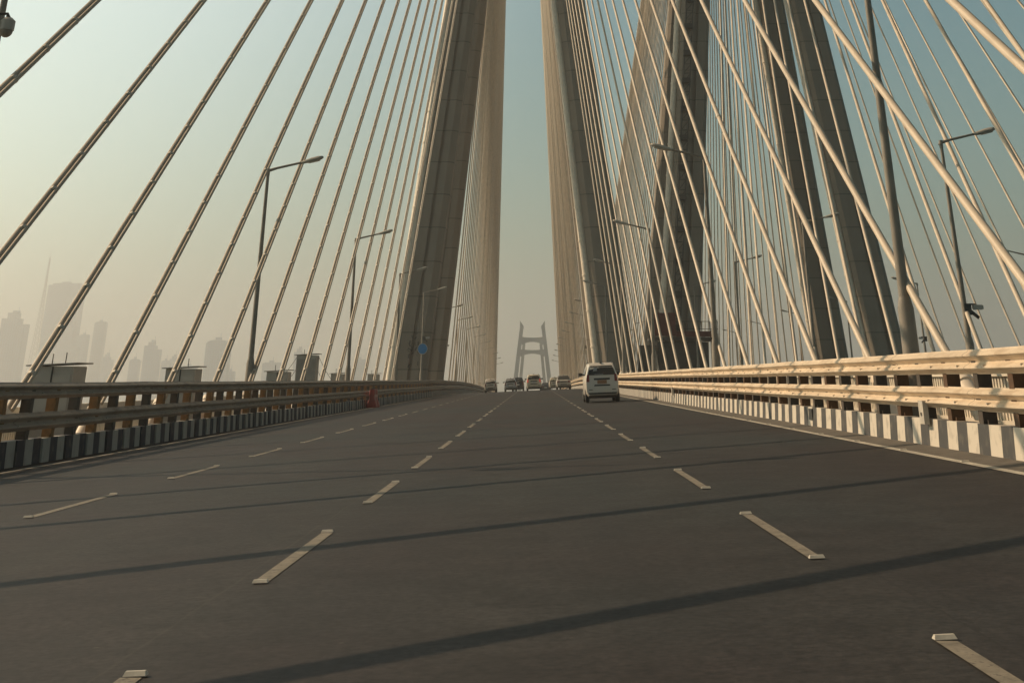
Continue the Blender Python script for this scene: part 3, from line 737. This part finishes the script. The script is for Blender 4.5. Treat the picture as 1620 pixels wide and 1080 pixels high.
# ------------------------------------------------------------------ vehicles
def make_car(name, label, X, Y, W, Ht, Ln, paint, kind, brake=False, plate='plate_w', group='cars ahead on the road', grd=.2):
    root = empty(name, (X, Y, dz(X, Y)), label, 'car', group)
    root.rotation_euler = (math.atan(-2*5.8e-5*max(0, Y-141)), -math.atan(SL), 0)
    hw = W/2; belt = Ht*{'mpv': .675, 'hatch': .64, 'sedan': .64}[kind]; roof = Ht
    # stations: y, z_bottom, z_belt, z_roof, half widths belt/roof, y offset up the rear face
    if kind == 'mpv':
        st = [(0, .34, belt, roof-.05, .90, .66, (0, .0, .06, .10, .36)), (.25, .27, belt, roof, .95, .70, (0, .03, .05, .06, .3)), (1.4, .24, belt, roof+.015, 1, .76, None), (2.9, .24, belt-.02, roof-.04, 1, .74, None),
              (3.5, .26, belt-.04, belt+.22, .97, .74, None), (4.0, .28, belt-.1, belt-.02, .93, .80, None), (Ln, .34, belt-.28, belt-.22, .82, .7, None)]
        gz = (belt+.03, roof-.13)
    elif kind == 'sedan':
        st = [(0, .34, belt, belt+.03, .90, .75, (0, .0, .04, .08, .12)), (.3, .27, belt, belt+.06, .95, .80, None), (.85, .25, belt, roof-.06, .98, .66, (0, 0, 0, -.1, .4)), (1.5, .24, belt, roof, 1, .70, None),
              (2.5, .24, belt-.02, roof-.04, 1, .70, None), (3.4, .26, belt-.05, belt+.02, .97, .78, None), (Ln, .34, belt-.25, belt-.2, .82, .7, None)]
        gz = (belt+.03, roof-.1)
    else:
        st = [(0, .34, belt, roof-.06, .90, .66, (0, .0, .05, .10, .42)), (.2, .27, belt, roof, .95, .70, (0, .03, .05, .08, .4)), (1.2, .24, belt, roof+.01, 1, .72, None), (2.3, .24, belt-.02, roof-.05, 1, .70, None),
              (2.95, .26, belt-.05, belt+.1, .97, .74, None), (Ln, .34, belt-.25, belt-.2, .82, .7, None)]
        gz = (belt+.03, roof-.1)
    def ring(s):
        y, zb, zt, zr, wb, wr, off = s; off = off or (0, 0, 0, 0, 0)
        half = [(hw*wb*.86, zb, 0), (hw*wb*.98, zb+.14, 1), (hw*wb, zb+(zt-zb)*.45, 1), (hw*wb*1.0, zt-.16, 2), (hw*wb*.96, zt, 3), (hw*(wr+.06), zt+(zr-zt)*.72, 4), (hw*wr, zr-.035, 4), (hw*wr*.80, zr, 4)]
        yo = [off[0], off[0], off[1], off[2], off[3], off[3]+(off[4]-off[3])*.6, off[4], off[4]+.08*(1 if off[4] else 0)]
        L_ = [(-x, y+o_, z) for (x, z, _), o_ in zip(half, yo)]; R_ = [(x, y+o_, z) for (x, z, _), o_ in zip(half, yo)]
        return L_, R_
    rings = [ring(s) for s in st]; b = MB(); n = 8
    full = [L_+R_[::-1] for L_, R_ in rings]
    vs = [p for r in full for p in r]; fs = []
    for k in range(len(full)-1):
        for i in range(16):
            a = k*16+i; c_ = k*16+(i+1) % 16; fs.append((a, c_, c_+16, a+16))
    for base in (0, (len(full)-1)*16):
        for i in range(7): fs.append((base+i, base+i+1, base+14-i, base+15-i))
    b.add(vs, fs); body = b.build('body', paint, root, smooth=38)
    L0, R0 = rings[0]
    def rear(z, fx):   # point on the rear face at height z, fraction across
        for i in range(7):
            if L0[i][2] <= z <= L0[i+1][2]+1e-6:
                t = (z-L0[i][2])/max(1e-6, L0[i+1][2]-L0[i][2]); break
        x = L0[i][0]+(L0[i+1][0]-L0[i][0])*t; y = L0[i][1]+(L0[i+1][1]-L0[i][1])*t
        return Vector((x*fx, y, z))
    def panel(nm, pts, m, th=.02, par=None):
        bb = MB(); front = [rear(z, f)+Vector((0, -th, 0)) for z, f in pts]; back = [p+Vector((0, th+.03, 0)) for p in front]
        k = len(front); bb.add(front+back, [tuple(range(k)), tuple(range(k, 2*k))[::-1]]+[(i, (i+1) % k, k+(i+1) % k, k+i) for i in range(k)])
        return bb.build(nm, m, par or root)
    if kind == 'sedan':
        s2 = st[2]; bb = MB(); y0_, y1_ = .34, .98; zt, zr = belt+.08, roof-.03; w0, w1 = hw*.80, hw*.66
        bb.add([(-w0, y0_-.01, zt), (w0, y0_-.01, zt), (w1, y1_-.01, zr), (-w1, y1_-.01, zr), (-w0, y0_+.35, zt), (w0, y0_+.35, zt), (w1, y1_+.1, zr-.02), (-w1, y1_+.1, zr-.02)],
               [(0, 1, 2, 3), (7, 6, 5, 4), (0, 4, 5, 1), (1, 5, 6, 2), (2, 6, 7, 3), (3, 7, 4, 0)]); bb.build('rear_window', M['glass'], root)
    else:
        zm = belt+(gz[1]-belt)*.6
        panel('rear_window', [(gz[0], -.93), (gz[0], .93), (zm, .93), (zm, -.93)][:2]+[(zm, .94), (gz[1], .9), (gz[1], -.9), (zm, -.94)], M['glass'])
    # tail lights
    for sx in (-1, 1):
        if kind == 'sedan': z0_, z1_, f0, f1 = belt-.20, belt-.04, .58, .985
        else: z0_, z1_, f0, f1 = belt-.26, belt+.06, .80, .99
        pts = [(z0_, sx*f0), (z0_, sx*f1), (z1_, sx*f1), (z1_, sx*(f0+.06))]
        tl = panel('tail_light', pts, M['brake'] if brake else M['tail'], .025)
    # garnish bar, plate, recess, bumper trim
    zc = belt-.16
    panel('garnish_bar', [(zc-.03, -.50), (zc-.03, .50), (zc+.055, .52), (zc+.055, -.52)], M['trim'], .022)
    panel('number_plate', [(zc-.20, -.30), (zc-.20, .30), (zc-.04, .30), (zc-.04, -.30)], M[plate], .03)
    zc2 = belt-.44
    panel('handle_recess', [(zc2-.02, -.52), (zc2-.02, .52), (zc2+.045, .48), (zc2+.045, -.48)], M['trim'], .012)
    panel('bumper', [(.37, -.95), (.37, .95), (.44, .99), (.44, -.99)], M['trim'], .03)
    for sx in (-1, 1): panel('reflector', [(.56, sx*.62), (.56, sx*.86), (.59, sx*.86), (.59, sx*.62)], M['tail'] if kind != 'mpv' else M['trim'], .012)
    # side windows
    for sx in (-1, 1):
        bb = MB(); ya, yb = (.62, st[-3][0]-.1) if kind != 'sedan' else (1.0, 2.8)
        zlo, zhi = belt+.03, roof-.14
        def sp(y, z):
            f = (z-belt)/(roof-belt); w = hw*(.985+(.74-.985)*min(1, f/.9)); return (sx*(w+.006), y, z)
        P_ = [sp(ya, zlo), sp(yb+.25, zlo), sp(yb-.2, zhi), sp(ya+.2, zhi)]
        bb.add(P_+[(x-sx*.05, y, z) for x, y, z in P_], [(0, 1, 2, 3), (7, 6, 5, 4), (0, 4, 5, 1), (1, 5, 6, 2), (2, 6, 7, 3), (3, 7, 4, 0)])
        bb.build('side_window', M['glass'], root)
        bb = MB(); ym = st[-3][0]-.15; bb.loft([[(sx*(hw+.02+q), ym+a, belt+.08+c2) for a, c2 in ((-.06*s3, -.08*s3), (.06*s3, -.08*s3), (.06*s3, .08*s3), (-.06*s3, .08*s3))] for q, s3 in ((-.06, .5), (.05, 1), (.17, .9))])
        bb.build('mirror', paint if kind != 'mpv' else M['trim'], root)
    # wheels
    for sx in (-1, 1):
        for wy in (.62, Ln-.78):
            R = .31; bb = MB()
            bb.tube([(sx*(hw-.22), wy, R), (sx*(hw-.19), wy, R), (sx*(hw-.04), wy, R), (sx*(hw-.015), wy, R)], [R-.03, R, R, R-.04], 20)
            w_ = bb.build('wheel', M['tyre'], root, smooth=40)
            bb = MB(); bb.tube([(sx*(hw-.06), wy, R), (sx*(hw-.005), wy, R)], [.19, .17], 16); bb.build('rim', M['rim'], w_, smooth=40)
    bb = MB(); bb.box(-hw*.8, hw*.8, .25, Ln-.3, .19, .36); bb.tube([(hw*.45, .02, .24), (hw*.45, .5, .26)], .03, 8); bb.build('underbody', M['trim'], root)
    if kind == 'mpv':
        bb = MB()
        for sx in (-1, 1): bb.tube([(sx*hw*.68, .7, roof+.0), (sx*hw*.70, .8, roof+.045), (sx*hw*.71, 2.7, roof+.035), (sx*hw*.70, 2.85, roof-.03)], .015, 6)
        bb.build('roof_rail', M['trim'], root)
        panel('wiper', [(belt+.05, -.12), (belt+.05, .5), (belt+.07, .5), (belt+.075, -.12)], M['seatcloth'], .03)
        panel('sticker', [(gz[1]-.22, .32), (gz[1]-.24, .62), (gz[1]-.08, .58), (gz[1]-.06, .34)], M['seatcloth'], .022)
    bb = MB(); bb.box(-.05, .05, .42, .6, roof-.012, roof+.03); bb.build('roof_antenna', M['trim'], root)
    return root
make_car('parked_minivan'.replace('parked_', ''), 'white minivan with an orange-brown number plate, nearest vehicle, in the right lane', 3.45, 72.7, 1.76, 1.76, 4.4, M['carwhite'], 'mpv', plate='plate')
def at_px(dx_, Y): return dx_/2285*Y
make_car('hatchback', 'small white hatchback farthest left in the traffic, beside the left barrier', at_px(-66, 172)-.2, 172, 1.5, 1.42, 3.6, M['carwhite'], 'hatch')
make_car('hatchback', 'silver hatchback just left of the middle lane, beside a dark car', at_px(-37, 182), 182, 1.62, 1.50, 3.7, M['carsilver'], 'hatch')
make_car('dark_car', 'dark car half hidden behind the silver hatchback', at_px(-25.5, 192), 192, 1.66, 1.62, 4.2, M['cardark'], 'hatch')
make_car('utility_car', 'cream sport utility car with glowing red lights in the middle lane', at_px(0, 170), 170, 1.80, 1.72, 4.3, M['cargold'], 'mpv', brake=True)
make_car('sedan', 'white sedan in the right lane ahead, left of the white minivan', at_px(47, 176), 176, 1.82, 1.52, 4.4, M['carwhite'], 'sedan')
make_car('hatchback', 'pale car half hidden behind the left side of the white sedan', at_px(33.5, 200), 200, 1.7, 1.52, 3.8, M['cargold'], 'hatch')
make_car('dark_car', 'low dark car beyond the crest between the middle car and the sedan', at_px(18.5, 262), 262, 1.7, 1.42, 4.3, M['cardark'], 'sedan')

# ------------------------------------------------------------------ far pylon and skyline
def far_pylon(cx, Y, label, k=1.):
    zb = -31.; root = empty('far_tower', (cx, Y, zb), label, 'bridge tower', 'far towers')
    px_m = Y/2285.
    def leg(x0, x1, w0, w1, zt, dy, nm='leg'):
        b = MB(); b.loft([[(x-w, dy-2.2, z), (x+w, dy-2.2, z), (x+w, dy+2.2, z), (x-w, dy+2.2, z)] for x, w, z in ((x0, w0, 0), (x1, w1, zt-zb))])
        b.build(nm, M['farconc'], root)
    zt = 88*.883*px_m
    f = (zt-zb)/zt
    for sx in (-1, 1):
        xb = sx*(18+11*(f-1)*1.0)*px_m; xb = sx*(18+10*1.8)*px_m*.96; xt = sx*17*px_m
        leg(xb, xt, 3.7*px_m, 2.8*px_m, zt-1.2, -6)
        leg(xb*.74, xt*.80, 2.9*px_m, 2.2*px_m, zt-13, 9)
        b = MB(); b.add([(xt-sx*2.9*px_m, -8.3, zt-zb-1.2), (xt+sx*2.9*px_m, -8.3, zt-zb+2.6), (xt+sx*2.9*px_m, -3.7, zt-zb+2.6), (xt-sx*2.9*px_m, -3.7, zt-zb-1.2),
                         (xt-sx*2.9*px_m, -8.3, zt-zb-3), (xt+sx*2.9*px_m, -8.3, zt-zb-3), (xt+sx*2.9*px_m, -3.7, zt-zb-3), (xt-sx*2.9*px_m, -3.7, zt-zb-3)],
                        [(0, 1, 2, 3), (7, 6, 5, 4), (0, 4, 5, 1), (1, 5, 6, 2), (2, 6, 7, 3), (3, 7, 4, 0)]); b.build('leg_cap', M['farconc'], root)
    for vt, vb, xw in ((68, 58, 17), (48, 39, 19)):
        b = MB(); n = 12; zt_ = vt*.883*px_m-zb; zb_ = vb*.883*px_m-zb
        top = []; bot = []
        for i in range(n+1):
            t = -1+2*i/n; e = abs(t)**2.2
            top.append((t*xw*px_m, zt_-.6*(1-e))); bot.append((t*xw*px_m, zb_-2.2*e+.8))
        poly = top+bot[::-1]
        b.loft([[(x, yy, z) for x, z in poly] for yy in (-5.5, -1.5)]); b.build('crossbeam', M['farconc'], root)
    return root
far_pylon(-1.3, 1100, 'pale blue-grey H-shaped tower in the distance, centred over the road')
far_pylon(34.5, 1110, 'faint distant H-shaped tower showing through the cables right of centre')
# faint stays of the far tower are too thin to read; the road goes on to it
BL = [ # x0,x1 (photo px), top y, Y, kind, label
 (-14, 25, 492, 2500, 'step', 'hazy stepped high-rise at the left edge of the photo'),
 (53, 105, 443, 3000, 'slab', 'tallest broad hazy tower block in the far left skyline'),
 (93, 115, 548, 2900, 'slab', 'low hazy block against the right foot of the tallest tower block'),
 (115, 129, 528, 3000, 'slab', 'narrow hazy block between the tallest tower block and a slim tower'),
 (137, 155, 507, 3050, 'slab', 'slim hazy tower right of the tallest tower block'),
 (157, 173, 560, 3100, 'step', 'short hazy block right of the slim tower'),
 (201, 216, 567, 2700, 'round', 'small rounded hazy block behind the third near cable'),
 (222, 247, 540, 2650, 'step', 'mid-height hazy block with sloping top left of the second cabinet'),
 (252, 264, 570, 2800, 'slab', 'small flat hazy block left of the pair above the second cabinet'),
 (265, 279, 563, 2800, 'step', 'small pointed hazy block directly over the second cabinet'),
 (320, 357, 536, 2450, 'round', 'broad hazy block with curved top between the fourth and fifth cables'),
 (357, 369, 587, 2500, 'slab', 'tiny low hazy block at the right foot of the curved block'),
 (413, 441, 573, 2700, 'slab', 'low wide hazy block over the third cabinet'),
 (462, 481, 551, 2700, 'step', 'hazy block partly behind the tall grey cabinet'),
 (559, 576, 568, 2700, 'slab', 'faint hazy block behind the second street lamp on the left'),
 (60, 92, 575, 2300, 'slab', 'low hazy block in front of the tallest tower block'),
 (284, 308, 578, 2900, 'slab', 'faint low hazy block right of the second cabinet'),
]
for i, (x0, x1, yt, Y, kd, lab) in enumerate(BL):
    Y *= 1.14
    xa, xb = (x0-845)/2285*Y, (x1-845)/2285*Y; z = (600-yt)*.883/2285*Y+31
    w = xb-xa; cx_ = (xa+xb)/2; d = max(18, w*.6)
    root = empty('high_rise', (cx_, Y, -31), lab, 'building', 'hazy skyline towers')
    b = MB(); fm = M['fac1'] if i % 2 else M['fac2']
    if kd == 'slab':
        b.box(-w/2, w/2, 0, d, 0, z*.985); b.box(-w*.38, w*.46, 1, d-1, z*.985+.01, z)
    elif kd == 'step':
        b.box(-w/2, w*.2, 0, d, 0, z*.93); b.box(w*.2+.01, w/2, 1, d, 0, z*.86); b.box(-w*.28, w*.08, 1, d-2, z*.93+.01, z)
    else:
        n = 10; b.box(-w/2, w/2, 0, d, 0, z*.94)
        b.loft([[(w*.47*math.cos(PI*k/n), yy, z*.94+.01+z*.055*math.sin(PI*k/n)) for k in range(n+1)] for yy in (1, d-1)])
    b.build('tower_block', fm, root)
    b = MB(); b.box(-w*.15, w*.1, d*.3, d*.6, z+.01 if kd != 'round' else z, z+4); b.tube([(w*.05, d*.5, z), (w*.05, d*.5, z+11)], .5, 5); b.build('rooftop_plant', M['fac2'], root)
# lattice mast
Y = 3300; px_m = Y/2285; mx = (48-845)*px_m
mt = empty('lattice_mast', (mx, Y, -31), 'very thin hazy lattice mast left of the tallest tower block', 'mast')
b = MB(); zt = 200*.883*px_m+31
def mw(z): return 1.0+11*(1-z/zt)**1.6
zs = [zt*i/26 for i in range(27)]
for sx in (-1, 1):
    for sy in (-1, 1):
        b.tube([(sx*mw(z), sy*mw(z), z) for z in zs[::2]+[zt]], .7, 4)
        for i in range(26): b.tube([(sx*mw(zs[i]), sy*mw(zs[i]), zs[i]), (-sx*mw(zs[i+1]), sy*mw(zs[i+1]), zs[i+1])], .4, 4)
b.build('lattice', M['farconc'], mt)
b = MB(); b.tube([(0, 0, zt), (0, 0, zt+18)], [.6, .2], 5); b.build('antenna', M['farconc'], mt)

# ------------------------------------------------------------------ haze
b = MB(); b.box(-6000, 6000, -600, 12000, -34, 285)
hz = b.build('haze', bpy.data.materials.new('haze_air')); tag(hz, kind='stuff')
hm = hz.data.materials[0]; hm.use_nodes = True; nt = hm.node_tree; nt.nodes.remove(nt.nodes['Principled BSDF'])
pv = nt.nodes.new('ShaderNodeVolumePrincipled'); pv.inputs['Color'].default_value = (.97, .95, .93, 1)
pv.inputs['Density'].default_value = .00050; pv.inputs['Anisotropy'].default_value = .6
nt.links.new(pv.outputs[0], nt.nodes['Material Output'].inputs['Volume'])

# ------------------------------------------------------------------ light, sky, camera
ux, uy = 1.38, -.45
VEIL = .58/.095
el = math.atan(1/math.hypot(ux, uy)); az = math.atan2(-ux, -uy)
w = bpy.data.worlds.new('World'); S.world = w; w.use_nodes = True; nt = w.node_tree
sky = nt.nodes.new('ShaderNodeTexSky'); sky.sky_type = 'NISHITA'; sky.sun_disc = False
sky.sun_elevation = el; sky.sun_rotation = az; sky.air_density = 1.3; sky.dust_density = 2; sky.ozone_density = 1.5
tint = nt.nodes.new('ShaderNodeMix'); tint.data_type = 'RGBA'; tint.blend_type = 'MULTIPLY'; tint.inputs[0].default_value = 1
tint.inputs[7].default_value = (.47, .88, .83, 1)
nt.links.new(sky.outputs[0], tint.inputs[6])
# thin bright veil of high haze around the sun's part of the sky
tcw = nt.nodes.new('ShaderNodeTexCoord'); dt = nt.nodes.new('ShaderNodeVectorMath'); dt.operation = 'DOT_PRODUCT'
nt.links.new(tcw.outputs['Generated'], dt.inputs[0]); dt.inputs[1].default_value = Vector((-ux, -uy, 1)).normalized()
vr = nt.nodes.new('ShaderNodeMapRange'); vr.interpolation_type = 'SMOOTHSTEP'
vr.inputs[1].default_value = .32; vr.inputs[2].default_value = .66; vr.inputs[4].default_value = VEIL
nt.links.new(dt.outputs['Value'], vr.inputs[0]); vd = vr.outputs[0]
vc = nt.nodes.new('ShaderNodeCombineColor')
for i_, c_ in enumerate((1., .97, .86)): nt.links.new(math_node(nt, 'MULTIPLY', vd, c_), vc.inputs[i_])
skc = mixcol(nt, 1., tint.outputs[2], vc.outputs[0], 'ADD')
# the sky deepens towards the zenith
sz = nt.nodes.new('ShaderNodeSeparateXYZ'); nt.links.new(tcw.outputs['Generated'], sz.inputs[0])
zr = nt.nodes.new('ShaderNodeMapRange'); zr.interpolation_type = 'SMOOTHSTEP'
zr.inputs[1].default_value = .25; zr.inputs[2].default_value = .62; zr.inputs[3].default_value = 1.; zr.inputs[4].default_value = .22
nt.links.new(sz.outputs[2], zr.inputs[0]); zc_ = nt.nodes.new('ShaderNodeCombineColor')
for i_ in range(3): nt.links.new(zr.outputs[0], zc_.inputs[i_])
nt.links.new(mixcol(nt, 1., skc, zc_.outputs[0], 'MULTIPLY'), nt.nodes['Background'].inputs[0])
nt.nodes['Background'].inputs[1].default_value = .095
sd = bpy.data.lights.new('sun', 'SUN'); sd.energy = 5.0; sd.angle = math.radians(.3); sd.color = (1, .73, .46)
so = bpy.data.objects.new('sun', sd); COL.objects.link(so)
so.rotation_euler = Vector((ux, uy, -1)).to_track_quat('-Z', 'Y').to_euler()
cam = bpy.data.cameras.new('camera'); co = bpy.data.objects.new('camera', cam); COL.objects.link(co); S.camera = co
cam.sensor_width = 36; cam.lens = 2018/1620*36; cam.clip_end = 30000; cam.clip_start = .1
co.rotation_euler = (math.radians(118), 0, 0)
cam.shift_x = -35/1620; cam.shift_y = -1013/1620
S.view_settings.view_transform = 'Standard'; S.view_settings.look = 'None'; S.view_settings.gamma = 1
S.view_settings.exposure = -.06; S.view_settings.use_curve_mapping = False
S.render.engine = 'CYCLES'
S.cycles.max_bounces = 6; S.cycles.volume_bounces = 1
